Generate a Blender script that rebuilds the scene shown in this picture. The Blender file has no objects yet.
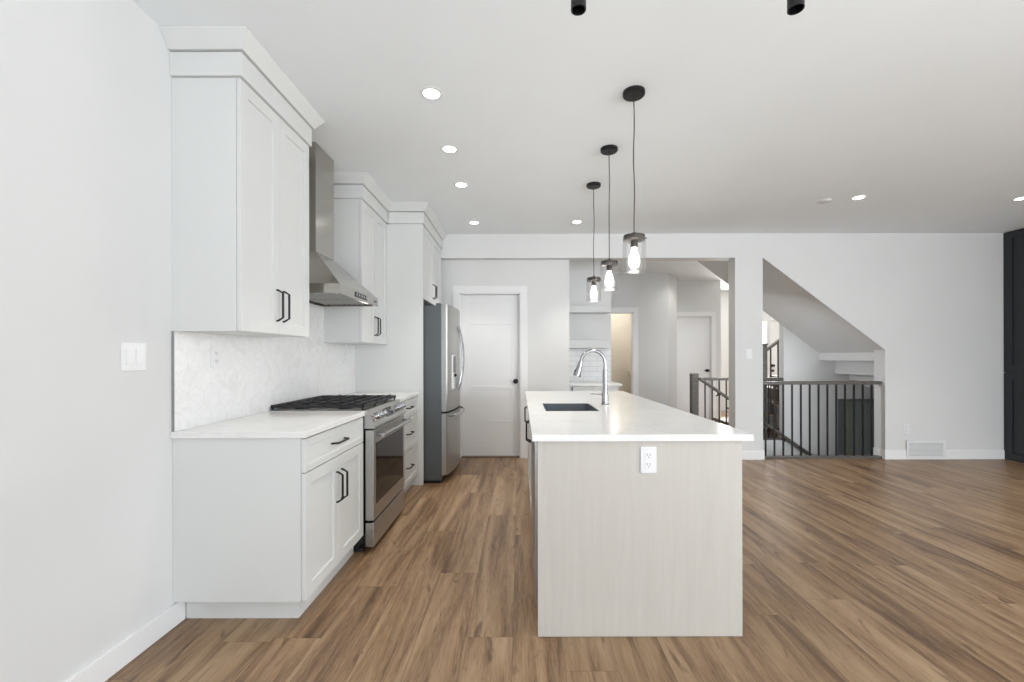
import bpy, bmesh, math, random
from mathutils import Vector, Matrix
C = bpy.context.scene
R = random.Random(7)
PI = math.pi

# ------------------------------------------------------------------ camera, light, exposure
F = 440.0                                   # focal length in pixels of a 1024 wide frame
cam_d = bpy.data.cameras.new('camera'); cam = bpy.data.objects.new('camera', cam_d)
C.collection.objects.link(cam); C.camera = cam
cam_d.sensor_width = 36; cam_d.sensor_fit = 'HORIZONTAL'; cam_d.lens = F / 1024 * 36
cam_d.shift_x = -8 / 1024; cam_d.shift_y = 16 / 1024
cam_d.clip_start = 0.05
cam.location = (0, 0, 1.26); cam.rotation_euler = (Matrix.Rotation(PI / 2, 3, 'X') @ Matrix.Rotation(-0.0021, 3, 'Z')).to_euler()

C.view_settings.view_transform = 'Standard'
try: C.view_settings.look = 'None'
except Exception: pass
C.view_settings.gamma = 1; C.view_settings.use_curve_mapping = False
C.view_settings.exposure = 0.0

w = bpy.data.worlds.new('world'); C.world = w; w.use_nodes = True
w.node_tree.nodes['Background'].inputs[0].default_value = (0.85, 0.93, 1.0, 1)
w.node_tree.nodes['Background'].inputs[1].default_value = 1.25

def area(name, loc, rot, sx, sy, power, col=(1, 1, 1)):
    d = bpy.data.lights.new(name, 'AREA'); d.shape = 'RECTANGLE'; d.size = sx; d.size_y = sy
    d.energy = power; d.color = col
    o = bpy.data.objects.new(name, d); C.collection.objects.link(o)
    o.location = loc; o.rotation_euler = rot
    return o
# daylight through the glazing behind the camera, the window of the living area, and the entry
area('daylight_patio', (1.3, -3.05, 1.25), (PI / 2, 0, 0), 4.6, 2.1, 38, (0.90, 0.965, 1.03))
area('daylight_living', (6.05, -0.9, 1.45), (0, PI / 2, 0), 1.7, 2.6, 110, (0.92, 0.975, 1.03))
area('rear_fill', (5.05, -3.05, 1.35), (PI / 2, 0, 0), 1.9, 1.7, 140, (0.90, 0.965, 1.03))  # added fill at an unseen rear window, lifts the right back wall
area('daylight_entry', (5.3, 9.9, 1.6), (-PI / 2, 0, 0), 1.6, 1.6, 105, (1.0, 0.98, 0.95))
# two upward fill lights added to brighten the ceiling
area('ceiling_fill', (1.3, -2.95, 0.3), (PI / 2 + 0.50, 0, 0), 4.6, 0.4, 15, (0.90, 0.97, 1.04)).data.spread = 1.0
area('ceiling_fill_right', (6.0, -0.9, 0.75), (PI / 2 + 0.55, 0, PI / 2), 2.6, 0.4, 38, (0.90, 0.97, 1.04)).data.spread = 1.0
def spot(name, loc, power, col=(1.0, 0.95, 0.88)):
    d = bpy.data.lights.new(name, 'SPOT'); d.energy = power; d.spot_size = 2.5; d.spot_blend = 0.6; d.shadow_soft_size = 0.05; d.color = col
    o = bpy.data.objects.new(name, d); C.collection.objects.link(o); o.location = loc
spot('hall_fill', (1.9, 6.2, 2.74), 18); spot('hall_fill', (3.0, 7.6, 2.74), 12)  # hidden fill spots added to brighten the hall, no fixtures built
area('stairwell_fill', (2.84, 5.66, 1.25), (1.0, 0, -0.95), 0.3, 0.3, 9.5, (0.92, 0.97, 1.02))  # added fill hidden behind the post, brightens the stairwell wall

# ------------------------------------------------------------------ materials
def lin(c):
    c = c / 255
    return c / 12.92 if c <= 0.04045 else ((c + 0.055) / 1.055) ** 2.4
def rgb(r, g, b): return (lin(r), lin(g), lin(b), 1)
class NT:
    def __init__(s, name):
        s.m = bpy.data.materials.new(name); s.m.use_nodes = True
        s.t = s.m.node_tree; s.b = s.t.nodes['Principled BSDF']; s.out = s.t.nodes['Material Output']
    def n(s, typ, **kw):
        nd = s.t.nodes.new(typ)
        for k, v in kw.items(): setattr(nd, k, v)
        return nd
    def l(s, a, b): s.t.links.new(a, b)
    def put(s, sock, v):
        if isinstance(v, bpy.types.NodeSocket): s.l(v, sock)
        else: sock.default_value = v
    def math(s, op, a, b=0.0, c=0.0):
        nd = s.n('ShaderNodeMath', operation=op)
        for i, v in enumerate((a, b, c)): s.put(nd.inputs[i], v)
        return nd.outputs[0]
    def pos(s, scale=(1, 1, 1), rot=(0, 0, 0)):
        g = s.n('ShaderNodeNewGeometry'); mp = s.n('ShaderNodeMapping')
        s.l(g.outputs['Position'], mp.inputs[0]); mp.inputs['Scale'].default_value = scale
        mp.inputs['Rotation'].default_value = rot
        return mp.outputs[0]
    def noise(s, vec, scale, detail=3, rough=0.5, dist=0):
        nd = s.n('ShaderNodeTexNoise'); s.l(vec, nd.inputs['Vector'])
        nd.inputs['Scale'].default_value = scale; nd.inputs['Detail'].default_value = detail
        nd.inputs['Roughness'].default_value = rough; nd.inputs['Distortion'].default_value = dist
        return nd.outputs[0]
    def ramp(s, fac, stops):
        nd = s.n('ShaderNodeValToRGB'); s.l(fac, nd.inputs[0]); e = nd.color_ramp.elements
        while len(e) < len(stops): e.new(0.5)
        for el, (p, c) in zip(e, stops): el.position = p; el.color = c
        return nd.outputs[0]
    def mix(s, fac, a, b, blend='MIX'):
        nd = s.n('ShaderNodeMix', data_type='RGBA', blend_type=blend)
        s.put(nd.inputs[0], fac); s.put(nd.inputs[6], a); s.put(nd.inputs[7], b)
        return nd.outputs[2]
    def bump(s, h, strength=0.1, dist=0.01):
        nd = s.n('ShaderNodeBump'); s.l(h, nd.inputs['Height'])
        nd.inputs['Strength'].default_value = strength; nd.inputs['Distance'].default_value = dist
        s.l(nd.outputs[0], s.b.inputs['Normal'])
    def base(s, v): s.put(s.b.inputs['Base Color'], v)
    def rough(s, v): s.put(s.b.inputs['Roughness'], v)

def paint(name, col, rough=0.5, var=0.015, bump=0.03, bscale=180, metal=0.0, spec=0.5):
    t = NT(name); nz = t.noise(t.pos(), 3.0, 2)
    dk = tuple(c * (1 - var * 4) for c in col[:3]) + (1,)
    t.base(t.ramp(nz, [(0.3, dk), (0.7, col)])); t.rough(rough); t.b.inputs['Metallic'].default_value = metal
    t.b.inputs['Specular IOR Level'].default_value = spec
    if bump: t.bump(t.noise(t.pos(), bscale, 2), bump, 0.002)
    return t.m
M = {}
M['wall'] = paint('wall_paint', rgb(224, 224, 223), 0.6, 0.004, 0.05, 260)
M['ceiling'] = paint('ceiling_paint', rgb(244, 248, 250), 0.75, 0.004, 0.10, 120)
M['trim'] = paint('trim_paint', rgb(240, 240, 240), 0.35, 0.003, 0)
M['cab'] = paint('cabinet_white', rgb(219, 220, 218), 0.38, 0.003, 0)
M['plastic'] = paint('white_plastic', rgb(234, 234, 234), 0.3, 0.002, 0)
M['slot'] = paint('slot_dark', rgb(70, 70, 70), 0.5, 0.01, 0)
M['black'] = paint('matte_black_metal', rgb(24, 24, 25), 0.42, 0.02, 0, metal=0.3)
M['iron'] = paint('cast_iron', rgb(26, 26, 30), 0.5, 0.03, 0.15, 300)
M['enamel'] = paint('black_enamel', rgb(18, 18, 20), 0.15, 0.02, 0)
M['navy'] = paint('charcoal_navy_paint', rgb(33, 38, 44), 0.45, 0.02, 0)
M['void'] = paint('dark_gap', rgb(20, 20, 22), 0.8, 0.02, 0)
M['beige'] = paint('bathroom_paint', rgb(214, 206, 193), 0.6, 0.01, 0.04, 200)
M['greydoor'] = paint('dark_grey_door_paint', rgb(152, 158, 156), 0.5, 0.01, 0)
M['green'] = paint('olive_strip', rgb(150, 156, 132), 0.6, 0.02, 0)
M['rubber'] = paint('black_rubber', rgb(30, 30, 30), 0.8, 0.02, 0)
M['porcelain'] = paint('porcelain', rgb(236, 232, 222), 0.12, 0.003, 0)
M['chrome'] = paint('chrome', rgb(178, 178, 180), 0.13, 0.004, 0, metal=1.0)
M['fridgeside'] = paint('fridge_side_grey', rgb(98, 103, 106), 0.4, 0.01, 0.02, 300, metal=0.35)
M['alu'] = paint('satin_aluminium', rgb(150, 152, 154), 0.4, 0.01, 0, metal=0.6)
M['sink'] = paint('dark_composite', rgb(98, 104, 110), 0.42, 0.02, 0.03, 400)
M['bronze'] = paint('dark_bronze', rgb(78, 74, 70), 0.38, 0.03, 0, metal=0.6)

def steel(name, axis, col=(182, 181, 178), rough=0.36):
    t = NT(name); sc = [160, 160, 160]; sc[axis] = 2
    nz = t.noise(t.pos(tuple(sc)), 1.0, 2)
    c = rgb(*col); d = tuple(x * 0.97 for x in c[:3]) + (1,)
    t.base(t.ramp(nz, [(0.3, d), (0.7, c)])); t.b.inputs['Metallic'].default_value = 1
    t.rough(t.math('MULTIPLY_ADD', nz, 0.03, rough - 0.015))
    return t.m
M['steel_h'] = steel('brushed_steel_horizontal', 1)
M['steel_hood'] = steel('polished_hood_steel', 1, (184, 180, 174), 0.19)
M['steel_v'] = steel('brushed_steel_vertical', 2)

def quartz():
    t = NT('white_quartz'); p = t.pos()
    a = t.noise(p, 2.2, 6, 0.6, 1.2); v = t.ramp(a, [(0.46, rgb(235, 234, 232)), (0.5, rgb(230, 229, 227)), (0.54, rgb(236, 235, 233))])
    sp = t.noise(p, 240, 2); c = t.mix(t.math('MULTIPLY', sp, 0.06), v, rgb(205, 203, 200))
    t.base(c); t.rough(0.16); return t.m
M['quartz'] = quartz()

def wood_grey(name, a, b, rough, vec=(14, 14, 1.1)):
    t = NT(name); p = t.pos(vec)
    n1 = t.noise(p, 2.2, 6, 0.62, 0.5); n2 = t.noise(t.pos((90, 90, 3)), 1.0, 3)
    f = t.math('ADD', t.math('MULTIPLY', n1, 0.75), t.math('MULTIPLY', n2, 0.25))
    t.base(t.ramp(f, [(0.34, a), (0.66, b)])); t.rough(rough); t.bump(n2, 0.05, 0.002); return t.m
M['islandwood'] = wood_grey('pale_grey_wood_laminate', rgb(193, 188, 180), rgb(200, 195, 187), 0.5)
M['railwood'] = wood_grey('dark_stained_rail_wood', rgb(74, 70, 66), rgb(112, 106, 100), 0.4, (6, 20, 20))
M['tread'] = wood_grey('brown_stair_wood', rgb(88, 68, 52), rgb(120, 94, 72), 0.4, (14, 1.5, 14))

def floor_mat():
    t = NT('oak_vinyl_plank'); g = t.n('ShaderNodeNewGeometry'); sp = t.n('ShaderNodeSeparateXYZ')
    t.l(g.outputs['Position'], sp.inputs[0]); X = t.math('ADD', sp.outputs[0], 20.03); Y = t.math('ADD', sp.outputs[1], 20.0)
    W, L = 0.215, 1.52
    xr = t.math('DIVIDE', X, W); row = t.math('FLOOR', xr)
    w1 = t.n('ShaderNodeTexWhiteNoise', noise_dimensions='1D'); t.l(row, w1.inputs['W'])
    yr = t.math('ADD', t.math('DIVIDE', Y, L), w1.outputs[0]); pid = t.math('FLOOR', yr)
    w2 = t.n('ShaderNodeTexWhiteNoise', noise_dimensions='1D'); t.l(t.math('ADD', t.math('MULTIPLY', row, 17.31), t.math('MULTIPLY', pid, 3.77)), w2.inputs['W']); r = w2.outputs[0]
    ex = t.math('MULTIPLY', t.math('SUBTRACT', 0.5, t.math('ABSOLUTE', t.math('SUBTRACT', t.math('FRACT', xr), 0.5))), W)
    ey = t.math('MULTIPLY', t.math('SUBTRACT', 0.5, t.math('ABSOLUTE', t.math('SUBTRACT', t.math('FRACT', yr), 0.5))), L)
    seam = t.math('LESS_THAN', t.math('MINIMUM', ex, ey), 0.0012)
    def stretched(sx, sy, k):
        c = t.n('ShaderNodeCombineXYZ')
        t.l(t.math('MULTIPLY', X, sx), c.inputs[0]); t.l(t.math('MULTIPLY', Y, sy), c.inputs[1])
        t.l(t.math('MULTIPLY', r, k), c.inputs[2]); return c.outputs[0]
    broad = t.noise(stretched(6.5, 0.55, 37), 1.0, 3, 0.5, 1.8)
    grain = t.noise(stretched(25, 1.3, 61), 1.0, 5, 0.62, 0.9)
    fine = t.noise(stretched(210, 12, 13), 1.0, 4, 0.7, 0.3)
    knot = t.noise(stretched(10, 2.2, 91), 1.0, 3, 0.5, 2.4)
    f = t.math('ADD', t.math('MULTIPLY', broad, 0.50), t.math('ADD', t.math('MULTIPLY', grain, 0.22), t.math('MULTIPLY', fine, 0.28)))
    f = t.math('ADD', f, t.math('MULTIPLY_ADD', r, 0.05, -0.025))
    col = t.ramp(f, [(0.35, rgb(84, 62, 44)), (0.43, rgb(119, 92, 68)), (0.51, rgb(149, 120, 90)), (0.63, rgb(174, 146, 115))])
    kf = t.ramp(knot, [(0.62, (0, 0, 0, 1)), (0.74, (1, 1, 1, 1))])
    kk = t.n('ShaderNodeSeparateColor'); t.l(kf, kk.inputs[0])
    col = t.mix(t.math('MULTIPLY', kk.outputs[0], 0.7), col, rgb(84, 62, 45))
    col = t.mix(t.math('MULTIPLY', seam, 0.45), col, rgb(76, 58, 45))
    t.base(col); t.rough(t.math('MULTIPLY_ADD', fine, 0.14, 0.30))
    t.b.inputs['Specular IOR Level'].default_value = 0.42
    t.bump(t.math('SUBTRACT', t.math('MULTIPLY', fine, 0.25), seam), 0.12, 0.002)
    return t.m
M['floor'] = floor_mat()

def hex_tile():
    t = NT('pale_marble_hex_tile'); g = t.n('ShaderNodeNewGeometry'); sp = t.n('ShaderNodeSeparateXYZ')
    t.l(g.outputs['Position'], sp.inputs[0]); S = 1 / 0.11
    u = t.math('ADD', t.math('MULTIPLY', sp.outputs[1], S), 200.0); v = t.math('ADD', t.math('MULTIPLY', sp.outputs[2], S), 200.0)
    q = 1.7320508
    ax = t.math('SUBTRACT', t.math('MODULO', u, 1.0), 0.5); ay = t.math('SUBTRACT', t.math('MODULO', v, q), q / 2)
    bx = t.math('SUBTRACT', t.math('MODULO', t.math('SUBTRACT', u, 0.5), 1.0), 0.5)
    by = t.math('SUBTRACT', t.math('MODULO', t.math('SUBTRACT', v, q / 2), q), q / 2)
    da = t.math('ADD', t.math('MULTIPLY', ax, ax), t.math('MULTIPLY', ay, ay))
    db = t.math('ADD', t.math('MULTIPLY', bx, bx), t.math('MULTIPLY', by, by))
    sel = t.math('LESS_THAN', da, db); inv = t.math('SUBTRACT', 1.0, sel)
    gx = t.math('ABSOLUTE', t.math('ADD', t.math('MULTIPLY', ax, sel), t.math('MULTIPLY', bx, inv)))
    gy = t.math('ABSOLUTE', t.math('ADD', t.math('MULTIPLY', ay, sel), t.math('MULTIPLY', by, inv)))
    d = t.math('MAXIMUM', gx, t.math('ADD', t.math('MULTIPLY', gx, 0.5), t.math('MULTIPLY', gy, 0.8660254)))
    gr = t.math('GREATER_THAN', d, 0.485)
    nz = t.noise(t.pos(), 5, 6, 0.65, 1.5)
    c = t.ramp(nz, [(0.38, rgb(233, 232, 231)), (0.5, rgb(242, 242, 241)), (0.56, rgb(237, 236, 235)), (0.7, rgb(243, 243, 243))])
    t.base(t.mix(t.math('MULTIPLY', gr, 0.5), c, rgb(220, 219, 217))); t.rough(0.25)
    t.bump(t.math('SUBTRACT', 1.0, gr), 0.15, 0.002); return t.m
M['hex'] = hex_tile()
def subway():
    t = NT('white_subway_tile'); g = t.n('ShaderNodeNewGeometry'); sp = t.n('ShaderNodeSeparateXYZ')
    t.l(g.outputs['Position'], sp.inputs[0]); cb = t.n('ShaderNodeCombineXYZ')
    t.l(sp.outputs[0], cb.inputs[0]); t.l(sp.outputs[2], cb.inputs[1])
    br = t.n('ShaderNodeTexBrick'); t.l(cb.outputs[0], br.inputs['Vector']); br.inputs['Scale'].default_value = 1
    br.inputs['Brick Width'].default_value = 0.2; br.inputs['Row Height'].default_value = 0.075; br.inputs['Mortar Size'].default_value = 0.003
    br.inputs['Color1'].default_value = rgb(236, 236, 236); br.inputs['Color2'].default_value = rgb(229, 229, 229); br.inputs['Mortar'].default_value = rgb(205, 205, 203)
    t.base(br.outputs['Color']); t.rough(0.25); return t.m
M['subway'] = subway()

def glass(name, tint=(1, 1, 1, 1), refl=0.12):
    t = NT(name); tr = t.n('ShaderNodeBsdfTransparent'); gl = t.n('ShaderNodeBsdfGlossy')
    tr.inputs[0].default_value = tint; gl.inputs['Roughness'].default_value = 0.02
    fr = t.n('ShaderNodeLayerWeight'); fr.inputs[0].default_value = 0.35
    mx = t.n('ShaderNodeMixShader'); t.l(t.math('MULTIPLY_ADD', fr.outputs['Fresnel'], 0.22, refl * 0.15), mx.inputs[0])
    t.l(tr.outputs[0], mx.inputs[1]); t.l(gl.outputs[0], mx.inputs[2]); t.l(mx.outputs[0], t.out.inputs[0])
    return t.m
M['glass'] = glass('clear_glass', (0.99, 0.99, 0.99, 1))
def ovenglass():
    t = NT('dark_oven_glass'); nz = t.noise(t.pos(), 4, 2)
    t.base(t.ramp(nz, [(0.3, rgb(16, 14, 13)), (0.7, rgb(22, 19, 18))])); t.rough(0.04); t.b.inputs['IOR'].default_value = 1.45; t.b.inputs['Specular IOR Level'].default_value = 0.25; return t.m
M['oven'] = ovenglass()
def emit(name, col, strength):
    t = NT(name); nz = t.noise(t.pos(), 6, 1); c2 = tuple(x * 0.96 for x in col[:3]) + (1,)
    c = t.ramp(nz, [(0.3, c2), (0.7, col)]); t.base((0.9, 0.9, 0.9, 1)); t.l(c, t.b.inputs['Emission Color'])
    t.b.inputs['Emission Strength'].default_value = strength; return t.m
M['led'] = emit('led_lens', (1.0, 0.98, 0.94, 1), 13)
M['bulb'] = emit('warm_bulb', (1.0, 0.95, 0.86, 1), 5)
M['sky'] = emit('daylight_pane', (1.0, 0.99, 0.97, 1), 3.0)

# ------------------------------------------------------------------ mesh builder
ORG = {}                                    # world origin of every object that parents others
class MB:
    def __init__(s): s.bm = bmesh.new()
    def box(s, x0, x1, y0, y1, z0, z1, bev=0.0):
        b = bmesh.new(); bmesh.ops.create_cube(b, size=1)
        for v in b.verts:
            v.co = Vector(((x0 + x1) / 2 + v.co.x * abs(x1 - x0), (y0 + y1) / 2 + v.co.y * abs(y1 - y0), (z0 + z1) / 2 + v.co.z * abs(z1 - z0)))
        if bev: bmesh.ops.bevel(b, geom=list(b.edges), offset=bev, segments=2, affect='EDGES', profile=0.5)
        return s.add(b)
    def add(s, b, mat=None, sm=False):
        for f in b.faces: f.smooth = sm
        if mat is not None: b.transform(mat)
        me = bpy.data.meshes.new('t'); b.to_mesh(me); b.free(); s.bm.from_mesh(me); bpy.data.meshes.remove(me); return s
    def prism(s, pts, axis, a0, a1):
        """closed polygon swept along an axis; pts are the two other coordinates in xyz order"""
        b = bmesh.new()
        def mk(p, a): return {'x': (a, p[0], p[1]), 'y': (p[0], a, p[1]), 'z': (p[0], p[1], a)}[axis]
        A = [b.verts.new(mk(p, a0)) for p in pts]; B = [b.verts.new(mk(p, a1)) for p in pts]
        n = len(pts); b.faces.new(A); b.faces.new(list(reversed(B)))
        for i in range(n): b.faces.new((A[i], B[i], B[(i + 1) % n], A[(i + 1) % n]))
        bmesh.ops.recalc_face_normals(b, faces=list(b.faces)); return s.add(b)
    def hexa(s, c8):
        """8 corners: bottom loop of four then top loop of four"""
        b = bmesh.new(); v = [b.verts.new(p) for p in c8]
        for f in ((0, 1, 2, 3), (4, 5, 6, 7), (0, 1, 5, 4), (1, 2, 6, 5), (2, 3, 7, 6), (3, 0, 4, 7)): b.faces.new([v[i] for i in f])
        bmesh.ops.recalc_face_normals(b, faces=list(b.faces)); return s.add(b)
    def lathe(s, prof, origin, axis=Vector((0, 0, 1)), seg=28):
        """profile of (radius, height) turned about axis"""
        b = bmesh.new(); rings = []
        for r, h in prof:
            if r < 1e-6: rings.append([b.verts.new((0, 0, h))])
            else: rings.append([b.verts.new((r * math.cos(2 * PI * i / seg), r * math.sin(2 * PI * i / seg), h)) for i in range(seg)])
        for p, q in zip(rings, rings[1:]):
            for i in range(seg):
                j = (i + 1) % seg
                a = [p[0]] if len(p) == 1 else [p[i], p[j]]
                c = [q[0]] if len(q) == 1 else [q[j], q[i]]
                if len(a) + len(c) >= 3: b.faces.new(a + c)
        bmesh.ops.recalc_face_normals(b, faces=list(b.faces))
        rot = Vector((0, 0, 1)).rotation_difference(Vector(axis).normalized()).to_matrix().to_4x4()
        return s.add(b, Matrix.Translation(origin) @ rot, True)
    def cyl(s, p0, p1, r0, r1=None, seg=20):
        p0, p1 = Vector(p0), Vector(p1); r1 = r0 if r1 is None else r1; L = (p1 - p0).length
        return s.lathe([(0, 0), (r0, 0), (r1, L), (0, L)], p0, p1 - p0, seg)
    def tube(s, pts, r, seg=10, radii=None):
        pts = [Vector(p) for p in pts]; b = bmesh.new(); rings = []; up = None
        for i, p in enumerate(pts):
            d = (pts[min(i + 1, len(pts) - 1)] - pts[max(i - 1, 0)]).normalized()
            if up is None:
                up = d.orthogonal().normalized()
            up = (up - d * up.dot(d)).normalized(); sd = d.cross(up)
            rr = radii[i] if radii else r
            k = 1.0
            if 0 < i < len(pts) - 1:
                c = (pts[i + 1] - pts[i]).normalized().dot((pts[i] - pts[i - 1]).normalized()); k = 1.0 / max(0.6, math.sqrt((1 + c) / 2))
            rings.append([b.verts.new(p + (up * math.cos(2 * PI * j / seg) + sd * math.sin(2 * PI * j / seg)) * rr * (k if k < 1.3 else 1.2)) for j in range(seg)])
        for p, q in zip(rings, rings[1:]):
            for j in range(seg): b.faces.new((p[j], p[(j + 1) % seg], q[(j + 1) % seg], q[j]))
        b.faces.new(list(reversed(rings[0]))); b.faces.new(rings[-1])
        bmesh.ops.recalc_face_normals(b, faces=list(b.faces)); return s.add(b, None, True)
    def build(s, name, mat, parent=None, at=None, smooth=True):
        org = Vector(ORG[parent.name]) if parent else Vector(at or (0, 0, 0))
        for v in s.bm.verts: v.co -= org
        if smooth:
            for e in s.bm.edges:
                if len(e.link_faces) == 2 and e.calc_face_angle(0) > 0.6: e.smooth = False
        me = bpy.data.meshes.new(name); s.bm.to_mesh(me); s.bm.free(); me.materials.append(mat)
        o = bpy.data.objects.new(name, me); C.collection.objects.link(o)
        if parent: o.parent = parent
        else: o.location = org
        ORG[o.name] = tuple(org); return o

def thing(name, label, cat, loc, group=None):
    o = bpy.data.objects.new(name, None); C.collection.objects.link(o); o.location = loc
    o.empty_display_size = 0.1; ORG[o.name] = tuple(loc); return tag(o, label, cat, group)
def tag(o, label, cat, group=None, kind=None):
    o['label'] = label; o['category'] = cat
    if group: o['group'] = group
    if kind: o['kind'] = kind
    return o
def struct(mb, name, mat, label=None, cat=None, at=None):
    o = mb.build(name, mat, None, at); o['kind'] = 'structure'
    if label: o['label'] = label
    if cat: o['category'] = cat
    return o
def copy_tree(o, parent=None):
    c = o.copy(); C.collection.objects.link(c); ORG[c.name] = ORG.get(o.name, (0, 0, 0))
    if parent: c.parent = parent
    for ch in list(o.children): copy_tree(ch, c)
    return c

def fb(mb, nrm, plane, u0, u1, v0, v1, d0, d1, bev=0.0):
    """box laid on a plane: u along the wall, v up, d outward along the normal"""
    if nrm == 'x+': mb.box(plane + d0, plane + d1, u0, u1, v0, v1, bev)
    elif nrm == 'x-': mb.box(plane - d1, plane - d0, u0, u1, v0, v1, bev)
    elif nrm == 'y-': mb.box(u0, u1, plane - d1, plane - d0, v0, v1, bev)
    return mb
def pt(nrm, plane, u, v, d):
    return {'x+': (plane + d, u, v), 'x-': (plane - d, u, v), 'y-': (u, plane - d, v)}[nrm]
def shaker(name, parent, mat, nrm, plane, u0, u1, v0, v1, t=0.02, st=0.06, rec=0.008):
    mb = MB(); g = 0.0015
    u0 += g; u1 -= g; v0 += g; v1 -= g
    fb(mb, nrm, plane, u0 + 0.002, u1 - 0.002, v0 + 0.002, v1 - 0.002, 0, t - rec)
    for a in ((u0, u0 + st, v0, v1), (u1 - st, u1, v0, v1), (u0 + st, u1 - st, v0, v0 + st), (u0 + st, u1 - st, v1 - st, v1)):
        fb(mb, nrm, plane, *a, 0.001, t, 0.0012)
    return mb.build(name, mat, parent)
def pull(parent, nrm, plane, u, v, length, vertical, out=0.034, r=0.0052):
    h = length / 2
    a, b = ((u, v - h), (u, v + h)) if vertical else ((u - h, v), (u + h, v))
    k = 0.10
    a2 = (a[0] + (b[0] - a[0]) * k, a[1] + (b[1] - a[1]) * k); b2 = (b[0] - (b[0] - a[0]) * k, b[1] - (b[1] - a[1]) * k)
    mb = MB(); mb.tube([pt(nrm, plane, *a, 0), pt(nrm, plane, *a, 0.008), pt(nrm, plane, *a2, out), pt(nrm, plane, *b2, out), pt(nrm, plane, *b, 0.008), pt(nrm, plane, *b, 0)], r, 8)
    return mb.build('handle', M['black'], parent)

# ------------------------------------------------------------------ key dimensions
XL = -1.63; HC = 2.765                      # left wall, ceiling
YB, YB2 = 5.38, 5.55                        # faces of the back wall
YP = 5.487                                  # pantry wall
def soff(x): return 2.47 - 0.758 * (x - 2.97)

# ------------------------------------------------------------------ setting
mb = MB(); fz = -0.02
mb.box(-1.85, 6.75, -3.4, 5.52, fz, 0)
mb.box(-1.85, 2.70, 5.52, 10.6, fz, 0)
mb.box(2.70, 3.97, 6.63, 10.6, fz, 0); mb.box(3.97, 8.3, 6.80, 10.6, fz, 0)
struct(mb, 'floor', M['floor'], 'brown oak look plank floor', 'floor')
mb = MB(); mb.box(-1.85, 6.75, -3.4, 5.52, HC, HC + 0.2); mb.box(-1.85, 8.3, 5.52, 10.6, HC, HC + 0.2)
struct(mb, 'ceiling', M['ceiling'], 'white flat ceiling', 'ceiling')
mb = MB(); mb.box(XL - 0.15, XL, -3.4, 5.6, 0, HC); struct(mb, 'wall_left', M['wall'])
mb = MB(); mb.box(6.5, 6.65, 0.6, 5.5, 0, HC); mb.box(6.5, 6.65, -3.4, -2.4, 0, HC); mb.box(6.5, 6.65, -2.4, 0.6, 0, 0.5); mb.box(6.5, 6.65, -2.4, 0.6, 2.35, HC)
struct(mb, 'wall_right', M['wall'])
mb = MB(); mb.box(-1.7, -1.05, -3.3, -3.15, 0, HC); mb.box(3.65, 4.1, -3.3, -3.15, 0, HC); mb.box(6.0, 6.6, -3.3, -3.15, 0, HC); mb.box(4.1, 6.0, -3.3, -3.15, 0, 0.5); mb.box(4.1, 6.0, -3.3, -3.15, 2.2, HC); mb.box(-1.05, 3.65, -3.3, -3.15, 2.32, HC)
struct(mb, 'wall_front', M['wall'])
# patio glazing behind the camera, rear window added for its light, living room window
mb = MB()
for x in (-1.05, 0.47, 2.0, 3.57): mb.box(x, x + 0.08, -3.27, -3.18, 0, 2.32, 0.004)
mb.box(-1.05, 3.65, -3.27, -3.18, 2.24, 2.32); mb.box(-1.05, 3.65, -3.27, -3.18, 0, 0.08)
for x in (4.1, 5.01, 5.92): mb.box(x, x + 0.08, -3.27, -3.18, 0.5, 2.2)
mb.box(4.1, 6.0, -3.27, -3.18, 0.5, 0.58); mb.box(4.1, 6.0, -3.27, -3.18, 2.12, 2.2)
wf = struct(mb, 'window_1', M['trim'])
mb = MB(); mb.box(-1.0, 3.6, -3.235, -3.225, 0.08, 2.24); mb.box(4.15, 5.95, -3.235, -3.225, 0.55, 2.15); mb.build('pane', M['glass'], wf)
mb = MB()
for y in (-2.4, -0.94, 0.52): mb.box(6.52, 6.6, y, y + 0.08, 0.5, 2.35)
mb.box(6.52, 6.6, -2.4, 0.6, 0.5, 0.58); mb.box(6.52, 6.6, -2.4, 0.6, 2.27, 2.35)
wf = struct(mb, 'window_2', M['trim'])
mb = MB(); mb.box(6.555, 6.565, -2.35, 0.55, 0.55, 2.3); mb.build('pane', M['glass'], wf)

# back wall: beam, post, slanted stair opening, right part
mb = MB()
mb.box(XL, 2.632, YB, YB2, 2.47, HC); mb.box(2.632, 2.97, YB, YB2, 0, HC)
mb.prism([(2.97, HC), (4.465, HC), (4.465, soff(4.465)), (2.97, 2.47)], 'y', YB, YB2)
mb.box(4.465, 6.5, YB, YB2, 0, HC)
struct(mb, 'wall_back', M['wall'])
# pantry wall with its door opening, and the pantry's return wall
DX0, DX1, DZ = -0.749, 0.004, 2.058
mb = MB(); mb.box(XL, DX0, YP, YP + 0.12, 0, HC); mb.box(DX1, 0.617, YP, YP + 0.12, 0, HC); mb.box(DX0, DX1, YP, YP + 0.12, DZ, HC)
mb.box(0.50, 0.617, YP + 0.12, 6.28, 0, HC)
struct(mb, 'wall_pantry', M['wall'])
mb = MB(); mb.box(0.50, 1.30, 6.28, 6.40, 0, HC); mb.box(1.18, 1.30, 6.40, 7.93, 0, HC); struct(mb, 'wall_nook', M['wall'])
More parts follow.
